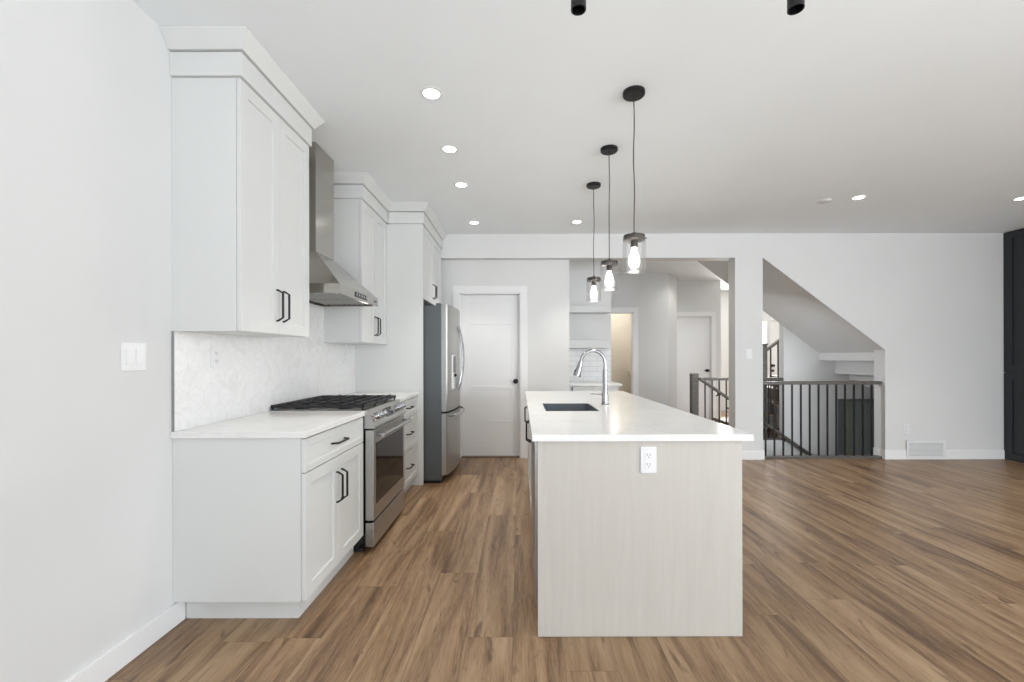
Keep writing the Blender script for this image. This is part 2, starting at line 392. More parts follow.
# hall walls
BX0, BX1 = 1.34, 2.04
mb = MB(); mb.box(1.18, BX0, 7.93, 8.05, 0, HC); mb.box(BX1, 2.62, 7.93, 8.05, 0, HC); mb.box(BX0, BX1, 7.93, 8.05, DZ, HC)
mb.prism([(2.68, 7.93), (2.93, 8.22), (2.93, 8.67), (2.81, 8.67), (2.81, 8.27), (2.62, 8.05), (2.62, 7.93)], 'z', 0, HC)
struct(mb, 'wall_hall', M['wall'])
HX0, HX1 = 3.0, 3.77
mb = MB(); mb.box(2.81, HX0, 8.67, 8.79, 0, HC); mb.box(HX1, 3.96, 8.67, 8.79, 0, HC); mb.box(HX0, HX1, 8.67, 8.79, DZ, HC); mb.box(3.84, 3.96, 8.79, 10.2, 0, HC)
struct(mb, 'wall_closet', M['wall'])
# bathroom shell
mb = MB(); mb.box(1.06, 1.18, 7.93, 9.9, 0, HC); mb.box(2.62, 2.74, 8.27, 9.9, 0, HC); mb.box(1.06, 2.74, 9.78, 9.9, 0, HC)
struct(mb, 'wall_bathroom', M['beige'])
# entry wall with front door and two sidelights
mb = MB()
EY = 10.2
for x0, x1, z0, z1 in ((3.84, 4.64, 0, HC), (4.64, 4.84, 0, HC), (4.84, 5.5, 0, HC), (5.5, 5.74, 0, 0.3), (5.5, 5.74, 2.1, HC), (5.74, 5.80, 0, HC), (5.80, 6.72, 2.1, HC), (6.72, 8.2, 0, HC)):
    mb.box(x0, x1, EY, EY + 0.14, z0, z1)
mb.box(8.1, 8.24, 6.6, 10.3, -2.6, HC)
struct(mb, 'wall_entry', M['wall'])
for k, (x0, x1, z0) in enumerate(((5.5, 5.74, 0.3),)):
    mb = MB()
    for a in ((x0, x0 + 0.03, z0, 2.1), (x1 - 0.03, x1, z0, 2.1), (x0 + 0.03, x1 - 0.03, z0, z0 + 0.03), (x0 + 0.03, x1 - 0.03, 2.07, 2.1)): mb.box(a[0], a[1], EY + 0.01, EY + 0.09, a[2], a[3])
    wn = struct(mb, 'window_%d' % (k + 3), M['trim'])
    mb = MB(); mb.box(x0 + 0.03, x1 - 0.03, EY + 0.05, EY + 0.06, z0 + 0.03, 2.07); mb.build('pane', M['sky'], wn)
# stairwell walls
SY0, SY1, WX = 5.52, 6.62, 3.97
mb = MB()
mb.prism([(WX, 0), (4.78, 0), (4.78, 1.25), (4.54, 1.25), (4.54, soff(4.54) + 0.15), (WX, soff(WX) + 0.15)], 'y', SY1, SY1 + 0.12)   # wall beside the stairs
mb.box(4.78, 5.62, SY1, SY1 + 0.12, 0.62, 1.25); mb.box(4.54, 8.1, SY1, SY1 + 0.12, 1.25, HC)
mb.box(5.62, 8.1, SY1, SY1 + 0.12, -2.6, 1.25)
mb.box(2.70, WX, SY1, SY1 + 0.009, -2.6, 0.0); mb.box(WX, 4.78, SY1, SY1 + 0.12, -2.6, 0.0)
mb.box(2.58, 2.70, SY0, SY1, -2.6, fz); mb.box(6.5, 6.62, SY0, SY1, -2.6, HC); mb.box(2.58, 6.6, SY0 - 0.10, SY0, -2.6, fz)
struct(mb, 'wall_stairwell', M['wall'])
mb = MB(); mb.prism([(2.581, HC), (4.5, soff(4.5)), (4.5, soff(4.5) + 0.14), (2.85, HC)], 'y', YB2, SY1 + 0.0)
# stepped drywall under the lowest treads
mb.box(4.5, 4.74, YB2, SY1, 1.20, 1.47); mb.box(4.74, 4.96, YB2, SY1, 1.0, 1.47); mb.box(4.96, 5.2, YB2, SY1, 0.9, 1.47); mb.box(5.2, 6.5, YB2, SY1, 0.8, 1.47)
struct(mb, 'ceiling_stairs', M['wall'])
mb = MB(); mb.box(2.6, 6.6, SY0, SY1, -2.75, -2.6); struct(mb, 'floor_basement', M['floor'])

# baseboards
mb = MB(); mb.box(XL, XL + 0.013, -3.1, 2.125, 0, 0.105, 0.002); struct(mb, 'baseboard_left', M['trim'])
mb = MB(); mb.box(2.619, 2.983, YB - 0.013, YB, 0, 0.11, 0.002); mb.box(2.97, 2.983, YB, YB2, 0, 0.11, 0.002); mb.box(2.619, 2.632, YB, YB2, 0, 0.11, 0.002); struct(mb, 'baseboard_post', M['trim'])
mb = MB(); mb.box(4.452, 5.91, YB - 0.013, YB, 0, 0.11, 0.002); mb.box(4.452, 4.465, YB, YB2, 0, 0.11, 0.002); struct(mb, 'baseboard_back', M['trim'])
mb = MB(); mb.box(0.10, 0.63, YP - 0.013, YP, 0, 0.11, 0.002); struct(mb, 'baseboard_pantry', M['trim'])
mb = MB(); mb.box(2.14, 2.68, 7.917, 7.93, 0, 0.11, 0.002); struct(mb, 'baseboard_hall', M['trim'])

# doors
def casing(x0, x1, z1, y, wd=0.09, t=0.014, left=True):
    mb = MB()
    if left: mb.box(x0 - wd, x0, y - t, y, 0, z1, 0.002)
    mb.box(x1, x1 + wd, y - t, y, 0, z1, 0.002); mb.box(x0 - (wd if left else 0), x1 + wd, y - t, y, z1, z1 + wd, 0.002)
    if left: mb.box(x0, x0 + 0.012, y, y + 0.12, 0, z1)
    mb.box(x1 - 0.012, x1, y, y + 0.12, 0, z1); mb.box(x0, x1, y, y + 0.12, z1 - 0.012, z1)
    return mb
def panel_door(name, x0, x1, z1, y, cuts, label, knob, parent_casing):
    mb = MB(); st = 0.1
    mb.box(x0 + 0.001, x1 - 0.001, y + 0.0035, y + 0.04, 0.013, z1 - 0.001)
    mb.box(x0, x0 + st, y, y + 0.01, 0.012, z1, 0.0015); mb.box(x1 - st, x1, y, y + 0.01, 0.012, z1, 0.0015)
    for a, b in cuts: mb.box(x0 + st, x1 - st, y, y + 0.01, a, b, 0.0015)
    d = struct(mb, name, M['trim'], label, 'door', at=((x0 + x1) / 2, y, 0))
    parent_casing.build('casing', M['trim'], d)
    kx, kz = knob
    mb = MB(); mb.lathe([(0, 0), (0.032, 0), (0.032, 0.006), (0.012, 0.01), (0.012, 0.035), (0.027, 0.045), (0.027, 0.062), (0.02, 0.068), (0, 0.069)], (kx, y, kz), (0, -1, 0))
    mb.build('door_knob', M['black'], d)
    return d
panel_door('door_1', DX0 + 0.012, DX1 - 0.012, DZ - 0.014, YP + 0.075, ((0.012, 0.14), (0.44, 0.455), (0.85, 0.90), (1.67, 1.69), (1.95, DZ - 0.014)),
           'white panelled pantry door with black knob beside the refrigerator', (-0.055, 0.955), casing(DX0, DX1, DZ, YP))
mb = MB(); mb.box(DX0, DX1, YP + 0.02, YP + 0.12, 0, 0.012, 0.002); struct(mb, 'trim_1', M['tread'])
mb = MB(); cs = casing(BX0, BX1, DZ, 7.93, left=False)
o = struct(cs, 'trim_2', M['trim'], 'white casing around the open bathroom doorway', 'door casing')
d3 = panel_door('door_2', HX0 + 0.012, HX1 - 0.012, DZ - 0.014, 8.71, ((0.012, 0.2), (0.9, 1.0), (1.93, DZ - 0.014)),
                'white hall closet door with black lever beyond the newel post', (HX1 - 0.07, 0.985), casing(HX0, HX1, DZ, 8.67, wd=0.085, left=False))
mb = MB(); mb.tube([(3.70, 8.66, 0.985), (3.62, 8.655, 0.985)], 0.009, 8); mb.build('door_lever', M['black'], d3)
d4 = panel_door('door_3', 5.80, 6.72, 2.09, EY + 0.03, ((0.012, 0.2), (0.9, 1.0), (1.93, 2.09)), 'white front door with black knob seen past the stair newel', (5.87, 1.05), casing(5.80, 6.72, 2.1, EY, left=False))
mb = MB(); mb.cyl((5.87, EY + 0.03, 0.93), (5.87, EY - 0.0, 0.93), 0.028); mb.build('keypad', M['bronze'], d4)
# dark grey door at the foot of the stairwell
mb = MB(); mb.box(4.79, 5.61, SY1 + 0.09, SY1 + 0.12, -2.6, 0.615)
for a in ((4.79, 4.9), (5.5, 5.61)): mb.box(a[0], a[1], SY1 + 0.08, SY1 + 0.09, -2.6, 0.615)
d5 = struct(mb, 'door_4', M['greydoor'], 'dark grey panel behind the right end of the railing', 'door')
mb = MB(); mb.box(4.98, 5.03, SY1 + 0.082, SY1 + 0.092, -2.5, 0.60); mb.build('strip', M['green'], d5)

# ------------------------------------------------------------------ left run of cabinets
YC = 2.061
def crown(parent, xf, y0, y1, left=True, right=True, xw=XL + 0.001):
    e = 0.012; l = 1 if left else 0; r = 1 if right else 0
    mb = MB(); mb.box(xw, xf + e, y0 - e * l, y1 + e * r, 2.575, 2.685, 0.0015); mb.box(xw, xf - 0.006, y0 + 0.006 * l, y1 - 0.006 * r, 2.569, 2.70); mb.build('frieze', M['cab'], parent)
    a, b = 0.024, 0.066; z0, z1 = 2.690, 2.755
    mb = MB()
    mb.hexa([(xw, y0 - a * l, z0), (xf + a, y0 - a * l, z0), (xf + a, y1 + a * r, z0), (xw, y1 + a * r, z0),
             (xw, y0 - b * l, z1), (xf + b, y0 - b * l, z1), (xf + b, y1 + b * r, z1), (xw, y1 + b * r, z1)])
    mb.box(xw, xf + b, y0 - b * l, y1 + b * r, z1, HC - 0.0005)
    mb.build('crown_molding', M['cab'], parent)
def wall_cabinet(label, y0, y1, xf=-1.307, z0=1.385, z1=2.57):
    t = thing('upper_cabinet', label, 'cabinet', (XL + 0.001, (y0 + y1) / 2, z0), 'white wall cabinets')
    mb = MB(); mb.box(XL + 0.001, xf - 0.021, y0, y1, z0, z1); mb.build('body', M['cab'], t)
    ym = (y0 + y1) / 2
    for a, b, s in ((y0, ym, -1), (ym, y1, 1)):
        d = shaker('door', t, M['cab'], 'x+', xf - 0.02, a, b, z0, z1 - 0.002)
        pull(d, 'x+', xf, ym + s * 0.032, z0 + 0.155, 0.165, True)
    return t
t = wall_cabinet('white double door upper cabinet nearest the camera, left of the range hood', YC, 2.733)
crown(t, -1.307, YC, 2.733)
t = wall_cabinet('smaller white upper cabinet between the range hood and the refrigerator panel', 3.64, 4.33)
crown(t, -1.307, 3.64, 4.328, True, False)
# cabinet over the refrigerator with its floor-length side panel
t = thing('refrigerator_cabinet', 'deep white cabinet above the refrigerator with full-height side panel', 'cabinet', (XL + 0.001, 4.86, 0), 'white wall cabinets')
mb = MB(); mb.box(XL + 0.001, -0.955, 4.331, 4.351, 0, 2.57, 0.001); mb.build('side_panel', M['cab'], t)
mb = MB(); mb.box(XL + 0.001, -0.977, 4.351, 5.375, 1.84, 2.57); mb.build('body', M['cab'], t)
for a, b, s in ((4.351, 4.855, -1), (4.855, 5.36, 1)):
    d = shaker('door', t, M['cab'], 'x+', -0.976, a, b, 1.84, 2.568)
    pull(d, 'x+', -0.956, 4.855 + s * 0.035, 1.98, 0.15, True)
crown(t, -0.955, 4.331, 5.376, True, False, -1.29)

def base_box(t, y0, y1, end=False):
    mb = MB(); mb.box(XL + 0.001, -1.028, y0, y1, 0.115, 0.883); mb.build('body', M['cab'], t)
    mb = MB(); mb.box(XL + 0.014, -1.072, y0 + (0.066 if end else 0), y1, 0, 0.116); mb.build('toe_kick', M['cab'], t)
t = thing('base_cabinet', 'white base cabinet nearest the camera with one drawer and two doors', 'cabinet', (XL + 0.001, 2.44, 0), 'white base cabinets')
base_box(t, YC, 2.825, True)
d = shaker('drawer', t, M['cab'], 'x+', -1.027, YC, 2.825, 0.717, 0.878, st=0.035, rec=0.004); pull(d, 'x+', -1.007, 2.43, 0.80, 0.165, False)
for a, b, s in ((YC, 2.443, -1), (2.443, 2.825, 1)):
    d = shaker('door', t, M['cab'], 'x+', -1.027, a, b, 0.117, 0.715); pull(d, 'x+', -1.007, 2.443 + s * 0.032, 0.55, 0.165, True)
t = thing('base_cabinet', 'white three drawer base cabinet between the range and the refrigerator panel', 'cabinet', (XL + 0.001, 3.96, 0), 'white base cabinets')
base_box(t, 3.602, 4.33)
for z0, z1 in ((0.117, 0.416), (0.418, 0.715), (0.717, 0.878)):
    d = shaker('drawer', t, M['cab'], 'x+', -1.027, 3.602, 4.33, z0, z1, st=0.045, rec=0.006); pull(d, 'x+', -1.007, 3.966, (z0 + z1) / 2 + 0.01, 0.165, False)
for lab, y0, y1 in (('white quartz countertop on the near base cabinet, left of the range', 2.046, 2.829), ('short white quartz countertop between the range and refrigerator panel', 3.599, 4.329)):
    mb = MB(); mb.box(XL + 0.001, -0.998, y0, y1, 0.884, 0.914, 0.002); tag(mb.build('countertop', M['quartz'], at=(XL, (y0 + y1) / 2, 0.884)), lab, 'countertop', 'kitchen countertops')
# backsplash with its dark metal edge
mb = MB(); mb.box(XL, XL + 0.009, YC, 4.33, 0.914, 1.385); mb.box(XL, XL + 0.009, 2.735, 3.638, 1.385, HC)
bs = struct(mb, 'trim_3', M['hex'], 'pale marble hexagon tile backsplash above the left counter', 'backsplash')
mb = MB(); mb.box(XL, XL + 0.011, YC - 0.004, YC, 0.914, 1.385); mb.build('edge_strip', M['alu'], bs)

# ------------------------------------------------------------------ range
t = thing('gas_range', 'stainless steel slide-in gas range with black grates between white cabinets', 'range', (XL, 3.215, 0))
RY0, RY1 = 2.834, 3.594
mb = MB(); mb.box(XL + 0.02, -1.003, RY0, RY1, 0.03, 0.90); mb.build('body', M['enamel'], t)
mb = MB(); mb.box(-1.20, -1.02, RY0 + 0.02, RY1 - 0.02, 0.0, 0.03); mb.box(-1.58, -1.5, RY0 + 0.02, RY1 - 0.02, 0, 0.03); mb.build('foot', M['rubber'], t)
mb = MB(); mb.box(XL + 0.012, -0.99, RY0 - 0.003, RY1 + 0.003, 0.90, 0.918, 0.003); mb.build('cooktop', M['steel_h'], t)
mb = MB(); mb.prism([(-1.005, 0.80), (-1.005, 0.914), (-0.985, 0.914), (-0.937, 0.815), (-0.937, 0.80)], 'y', RY0, RY1); cp = mb.build('control_panel', M['steel_h'], t)
nrm = Vector((0.099, 0, 0.048)).normalized()
mb = MB(); ctr = Vector((-0.961, 3.215, 0.8645)); up = Vector((-0.048, 0, 0.099)).normalized()
c8 = [ctr + nrm * d + Vector((0, y, 0)) + up * h for d in (-0.002, 0.002) for y, h in ((-0.09, -0.032), (0.09, -0.032), (0.09, 0.032), (-0.09, 0.032))]
mb.hexa([tuple(c) for c in c8]); mb.build('display', M['oven'], cp)
for y in (2.90, 2.975, 3.05, 3.38, 3.455, 3.53):
    mb = MB(); p = Vector((-0.961, y, 0.8645))
    mb.lathe([(0, 0), (0.029, 0), (0.029, 0.006), (0.022, 0.008), (0.020, 0.034), (0.017, 0.038), (0, 0.038)], p, nrm, 22)
    b = bmesh.new(); bmesh.ops.create_cube(b, size=1)
    for v in b.verts: v.co = p + nrm * (0.040 + v.co.x * 0.008) + Vector((0, v.co.y * 0.007, 0)) + up * (v.co.z * 0.036)
    mb.add(b); mb.build('knob', M['chrome'], cp)
mb = MB(); mb.box(-1.0, -0.945, RY0 + 0.002, RY1 - 0.002, 0.205, 0.79, 0.004); dr = mb.build('oven_door', M['steel_h'], t)
mb = MB(); mb.box(-0.946, -0.9435, RY0 + 0.05, RY1 - 0.05, 0.30, 0.70, 0.001); mb.build('oven_window', M['oven'], dr)
mb = MB(); hz = 0.755
mb.tube([(-0.892, RY0 + 0.03, hz), (-0.892, RY1 - 0.03, hz)], 0.013, 14)
for y in (RY0 + 0.06, RY1 - 0.06): mb.cyl((-0.946, y, hz), (-0.892, y, hz), 0.010)
mb.build('handle', M['chrome'], dr)
mb = MB(); mb.box(-1.0, -0.945, RY0 + 0.002, RY1 - 0.002, 0.035, 0.19, 0.004); mb.build('storage_drawer', M['steel_h'], t)
for gy0, gy1 in ((RY0 + 0.01, RY0 + 0.255), (RY0 + 0.26, RY1 - 0.26), (RY1 - 0.255, RY1 - 0.01)):
    mb = MB(); gx0, gx1, z0, z1 = XL + 0.018, -1.01, 0.936, 0.952
    for x in (gx0, gx1 - 0.014): mb.box(x, x + 0.014, gy0, gy1, z0 - 0.004, z1, 0.003)
    for y in (gy0, gy1 - 0.014): mb.box(gx0, gx1, y, y + 0.014, z0 - 0.004, z1, 0.003)
    ym = (gy0 + gy1) / 2
    for k in range(6):
        x = gx0 + 0.05 + k * (gx1 - gx0 - 0.1) / 5
        mb.box(x - 0.006, x + 0.006, gy0, gy1, z0, z1 + (0.006 if k % 2 else 0.002), 0.003)
    mb.box(gx0, gx1, ym - 0.006, ym + 0.006, z0, z1, 0.003)
    for x in (gx0 + 0.004, gx1 - 0.016):
        for y in (gy0 + 0.002, gy1 - 0.012): mb.box(x, x + 0.01, y, y + 0.01, 0.918, z0)
    mb.build('grate', M['iron'], t)
for x in (-1.46, -1.17):
    for y in (2.96, 3.47):
        mb = MB(); mb.lathe([(0, 0), (0.05, 0), (0.05, 0.006), (0.036, 0.008), (0.036, 0.016), (0, 0.017)], (x, y, 0.918)); mb.build('burner', M['iron'], t)
mb = MB(); mb.lathe([(0, 0), (0.06, 0), (0.06, 0.006), (0.04, 0.008), (0.04, 0.016), (0, 0.017)], (-1.31, 3.215, 0.918)); mb.build('burner', M['iron'], t)

# ------------------------------------------------------------------ hood
t = thing('range_hood', 'stainless steel chimney range hood on the tiled wall above the range', 'range hood', (XL + 0.009, 3.215, 1.675))
HX = -1.161; xw = XL + 0.009; hy0, hy1 = 2.832, 3.598
mb = MB(); mb.hexa([(xw, hy0, 1.738), (HX, hy0, 1.738), (HX, hy1, 1.738), (xw, hy1, 1.738), (xw, 3.063, 2.0), (-1.42, 3.063, 2.0), (-1.42, 3.367, 2.0), (xw, 3.367, 2.0)])
mb.build('canopy', M['steel_hood'], t)
mb = MB()
mb.box(xw, HX, hy0, hy0 + 0.012, 1.675, 1.738, 0.0015); mb.box(xw, HX, hy1 - 0.012, hy1, 1.675, 1.738, 0.0015); mb.box(HX - 0.012, HX, hy0 + 0.012, hy1 - 0.012, 1.675, 1.738); mb.box(xw, xw + 0.012, hy0 + 0.012, hy1 - 0.012, 1.675, 1.738)
mb.box(xw, HX - 0.01, hy0 + 0.01, hy1 - 0.01, 1.70, 1.735)
bd = mb.build('rim', M['steel_hood'], t)
for y0, y1 in ((hy0 + 0.05, 3.21), (3.22, hy1 - 0.05)):
    mb = MB(); mb.box(xw + 0.06, HX - 0.05, y0, y1, 1.688, 1.70)
    n = 9
    for k in range(n):
        x = xw + 0.07 + k * (HX - xw - 0.13) / (n - 1); mb.box(x - 0.008, x + 0.008, y0 + 0.015, y1 - 0.015, 1.683, 1.688)
    mb.build('filter', M['steel_v'], t)
for y in (hy0 + 0.09, hy1 - 0.09):
    mb = MB(); mb.lathe([(0, 0), (0.028, 0), (0.028, 0.006), (0, 0.006)], (HX - 0.03, y, 1.693)); mb.build('lamp', M['led'], t)
mb = MB(); mb.box(HX, HX + 0.003, 3.10, 3.34, 1.689, 1.724, 0.001); pn = mb.build('control_panel', M['enamel'], t)
for k in range(5):
    mb = MB(); y = 3.125 + k * 0.047; mb.box(HX + 0.003, HX + 0.006, y - 0.012, y + 0.012, 1.698, 1.715, 0.001); mb.build('button', M['chrome'], pn)
mb = MB(); mb.box(HX, HX + 0.002, 3.50, 3.56, 1.70, 1.714, 0.0005); mb.build('badge', M['bronze'], t)
mb = MB(); mb.box(xw, -1.42, 3.065, 3.365, 2.0, HC - 0.002, 0.002); mb.build('chimney', M['steel_hood'], t)

# ------------------------------------------------------------------ refrigerator
t = thing('refrigerator', 'stainless steel french door refrigerator with water dispenser beside the pantry door', 'refrigerator', (-1.2, 4.84, 0))
fy0, fy1 = 4.385, 5.295
def face(y): return -0.727 + 0.045 * (1 - ((y - 4.84) / 0.455) ** 2)
mb = MB(); mb.box(-1.60, -0.785, fy0, fy1, 0.03, 1.775, 0.004); mb.build('body', M['fridgeside'], t)
mb = MB(); mb.box(-1.55, -0.80, fy0 + 0.01, fy1 - 0.01, 0.0, 0.09); mb.build('base_grille', M['void'], t)
def fdoor(name, y0, y1, z0, z1):
    mb = MB(); n = 14; pr = [(-0.783, y0), (face(y0) - 0.012, y0)]
    pr += [(face(y), y) for y in [y0 + 0.01 + (y1 - y0 - 0.02) * i / n for i in range(n + 1)]] + [(face(y1) - 0.012, y1), (-0.783, y1)]
    mb.prism(pr, 'z', z0, z1); return mb.build(name, M['steel_v'], t)
dl = fdoor('door', fy0, 4.838, 0.718, 1.785); d2 = fdoor('door', 4.842, fy1, 0.718, 1.785); fd = fdoor('freezer_drawer', fy0, fy1, 0.085, 0.698)
for d, y in ((dl, 4.795), (d2, 4.885)):
    mb = MB(); pts = []
    for i in range(17):
        a = i / 16; pts.append((face(y) - 0.004 + 0.060 * math.sin(PI * a) ** 0.7, y, 0.90 + 0.70 * a))
    mb.tube(pts, 0.011, 10); mb.build('handle', M['chrome'], d)
mb = MB(); pts = []
for i in range(17):
    a = i / 16; y = fy0 + 0.06 + 0.79 * a; pts.append((face(y) - 0.004 + 0.06 * math.sin(PI * a) ** 0.4, y, 0.668))
mb.tube(pts, 0.012, 10); mb.build('handle', M['chrome'], fd)
mb = MB(); mb.box(face(4.56) - 0.02, face(4.62) + 0.004, 4.53, 4.70, 0.93, 1.28, 0.004); dp = mb.build('dispenser', M['plastic'], dl)
mb = MB(); mb.box(face(4.6) - 0.01, face(4.62) + 0.008, 4.545, 4.685, 1.10, 1.27, 0.002); mb.build('dispenser_screen', M['fridgeside'], dp)
mb = MB(); mb.cyl((face(4.62) + 0.004, 4.615, 1.08), (face(4.62) + 0.02, 4.615, 1.06), 0.02, 0.014); mb.build('spout', M['black'], dp)
for a in (fy0 + 0.005, fy1 - 0.09):
    mb = MB(); mb.box(-0.84, -0.79, a, a + 0.085, 1.776, 1.80, 0.004); mb.build('hinge_cover', M['fridgeside'], t)

# ------------------------------------------------------------------ island
IX0, IX1, IY0, IY1 = 0.078, 0.998, 1.978, 4.43
t = thing('kitchen_island', 'large kitchen island with pale grey wood end panel in mid-room', 'kitchen island', (0.54, 3.2, 0))
mb = MB(); mb.box(IX0, IX1, IY0, IY0 + 0.022, 0.002, 0.883, 0.0008); mb.build('end_panel', M['islandwood'], t)
mb = MB(); mb.box(IX0, IX1, IY1 - 0.022, IY1, 0.002, 0.883, 0.0008); mb.build('end_panel', M['islandwood'], t)
mb = MB(); mb.box(0.70, 0.72, IY0 + 0.022, IY1 - 0.022, 0.002, 0.883); mb.build('back_panel', M['islandwood'], t)
mb = MB(); mb.box(0.15, 0.165, 2.63, IY1 - 0.022, 0, 0.10); mb.build('toe_kick', M['cab'], t)
mb = MB(); mb.box(IX0 + 0.021, 0.70, 2.632, 2.65, 0.10, 0.883); mb.box(IX0 + 0.021, 0.70, 2.65, IY1 - 0.022, 0.10, 0.118); mb.box(IX0 + 0.021, 0.70, 3.52, 3.54, 0.118, 0.883); mb.box(IX0 + 0.021, 0.70, IY1 - 0.04, IY1 - 0.022, 0.118, 0.883); mb.build('body', M['cab'], t)
for ym, a0, b0 in ((3.08, 2.632, 3.53), (3.97, 3.53, 4.408)):
    for a, b, s in ((a0, ym, -1), (ym, b0, 1)):
        d = shaker('door', t, M['cab'], 'x-', IX0 + 0.02, a, b, 0.105, 0.876); pull(d, 'x-', IX0, ym + s * 0.032, 0.742, 0.145, True)
# countertop with sink cut-out
SX0, SX1, SYa, SYb = 0.163, 0.511, 2.81, 3.29
mb = MB(); x0, x1, y0, y1 = 0.053, 1.04, 1.959, 4.46; z0, z1 = 0.884, 0.914
b = bmesh.new(); xs = [x0, SX0, SX1, x1]; ys = [y0, SYa, SYb, y1]; V = {}
for k, z in enumerate((z0, z1)):
    for i, x in enumerate(xs):
        for j, y in enumerate(ys): V[i, j, k] = b.verts.new((x, y, z))
for k in (0, 1):
    for i in range(3):
        for j in range(3):
            if (i, j) != (1, 1): b.faces.new((V[i, j, k], V[i + 1, j, k], V[i + 1, j + 1, k], V[i, j + 1, k]))
for i in range(3):
    for j in (0, 3): b.faces.new((V[i, j, 0], V[i + 1, j, 0], V[i + 1, j, 1], V[i, j, 1]))
    for j in (0, 3): b.faces.new((V[j, i, 0], V[j, i + 1, 0], V[j, i + 1, 1], V[j, i, 1]))
for p, q in (((1, 1), (2, 1)), ((2, 1), (2, 2)), ((2, 2), (1, 2)), ((1, 2), (1, 1))): b.faces.new((V[p + (0,)], V[q + (0,)], V[q + (1,)], V[p + (1,)]))
bmesh.ops.recalc_face_normals(b, faces=list(b.faces)); mb.add(b)
tag(mb.build('countertop', M['quartz'], at=(0.546, 3.2, 0.884)), 'long white quartz countertop with sink cutout on the island', 'countertop', 'kitchen countertops')
# sink
t = thing('undermount_sink', 'dark grey rectangular undermount sink set in the island countertop', 'sink', (0.337, 3.05, 0.68))
e = 0.005; mb = MB(); a0, a1, b0, b1 = SX0 + 0.0055, SX1 - 0.0055, SYa + 0.0055, SYb - 0.0055
mb.box(a0 - e, a1 + e, b0 - e, b1 + e, 0.67, 0.682); mb.box(a0 - e, a0, b0 - e, b1 + e, 0.682, 0.912); mb.box(a1, a1 + e, b0 - e, b1 + e, 0.682, 0.912); mb.box(a0, a1, b0 - e, b0, 0.682, 0.912); mb.box(a0, a1, b1, b1 + e, 0.682, 0.912)
mb.build('basin', M['sink'], t)
mb = MB(); mb.lathe([(0, 0), (0.045, 0), (0.045, 0.003), (0.03, 0.004), (0.03, 0.001), (0, 0.001)], (0.40, 3.05, 0.682)); mb.build('drain', M['chrome'], t)
# faucet
fx, fy = 0.612, 3.17
t = thing('kitchen_faucet', 'tall chrome gooseneck pull-down faucet beside the island sink', 'faucet', (fx, fy, 0.914))
mb = MB(); mb.lathe([(0, 0), (0.030, 0), (0.030, 0.004), (0.024, 0.010), (0.023, 0.085), (0.019, 0.10), (0.0165, 0.25), (0.0145, 0.26), (0, 0.26)], (fx, fy, 0.914)); mb.build('base', M['chrome'], t)
mb = MB(); pts = [(fx, fy, 1.16), (fx, fy, 1.20)]; cx, cz, rr = fx - 0.087, 1.217, 0.087
for i in range(19):
    a = PI * i / 18 * 0.98; pts.append((cx + rr * math.cos(a), fy, cz + rr * math.sin(a)))
mb.tube(pts, 0.0125, 14); mb.build('spout', M['chrome'], t)
mb = MB(); p0 = Vector((cx - rr + 0.001, fy, cz + 0.008)); dirv = Vector((-0.30, 0, -1)).normalized()
mb.lathe([(0, 0), (0.015, 0), (0.018, 0.02), (0.022, 0.06), (0.028, 0.095), (0.028, 0.108), (0.024, 0.11), (0, 0.11)], p0, dirv, 22); sh = mb.build('spray_head', M['chrome'], t)
mb = MB(); bp = p0 + dirv * 0.07 + Vector((-0.020, 0, 0.0)); mb.cyl(bp, bp + Vector((-0.006, 0, 0.002)), 0.011); mb.build('spray_button', M['black'], sh)
mb = MB(); mb.tube([(fx - 0.02, fy, 0.985), (fx - 0.05, fy - 0.002, 0.990), (fx - 0.105, fy - 0.004, 0.994)], 0.006, 10, [0.008, 0.0055, 0.005]); mb.build('lever', M['chrome'], t)
# dishwasher
t = thing('dishwasher', 'stainless steel dishwasher under the island behind the grey end panel', 'dishwasher', (0.4, 2.32, 0))
mb = MB(); mb.box(0.10, 0.69, 2.022, 2.622, 0.10, 0.87); mb.build('tub', M['fridgeside'], t)
mb = MB(); mb.box(IX0 - 0.012, 0.10, 2.024, 2.622, 0.11, 0.872, 0.003); dd = mb.build('door', M['steel_v'], t)
mb = MB(); mb.box(IX0 - 0.014, IX0 - 0.011, 2.06, 2.58, 0.80, 0.835, 0.001); mb.build('pocket_handle', M['bronze'], dd)
mb = MB(); mb.box(0.15, 0.20, 2.03, 2.61, 0, 0.10); mb.build('toe_kick', M['void'], t)

# ------------------------------------------------------------------ outlets, switches, vent, detector
def outlet(label, nrm, plane, u, v, group='white duplex outlets', mat=None):
    t = thing('wall_outlet', label, 'outlet', pt(nrm, plane, u, v, 0), group)
    mb = MB(); fb(mb, nrm, plane, u - 0.036, u + 0.036, v - 0.059, v + 0.059, 0, 0.006, 0.002); mb.build('cover_plate', M['plastic'], t)
    for dz in (0.021, -0.021):
        mb = MB(); fb(mb, nrm, plane, u - 0.017, u + 0.017, v + dz - 0.015, v + dz + 0.015, 0.006, 0.008, 0.0008); f = mb.build('socket', M['plastic'], t)
        mb = MB()
        for du in (-0.007, 0.006): fb(mb, nrm, plane, u + du - 0.001, u + du + 0.001, v + dz - 0.002, v + dz + 0.008, 0.0078, 0.0085)
        fb(mb, nrm, plane, u - 0.002, u + 0.002, v + dz - 0.010, v + dz - 0.006, 0.0078, 0.0085); mb.build('slots', M['slot'], f)
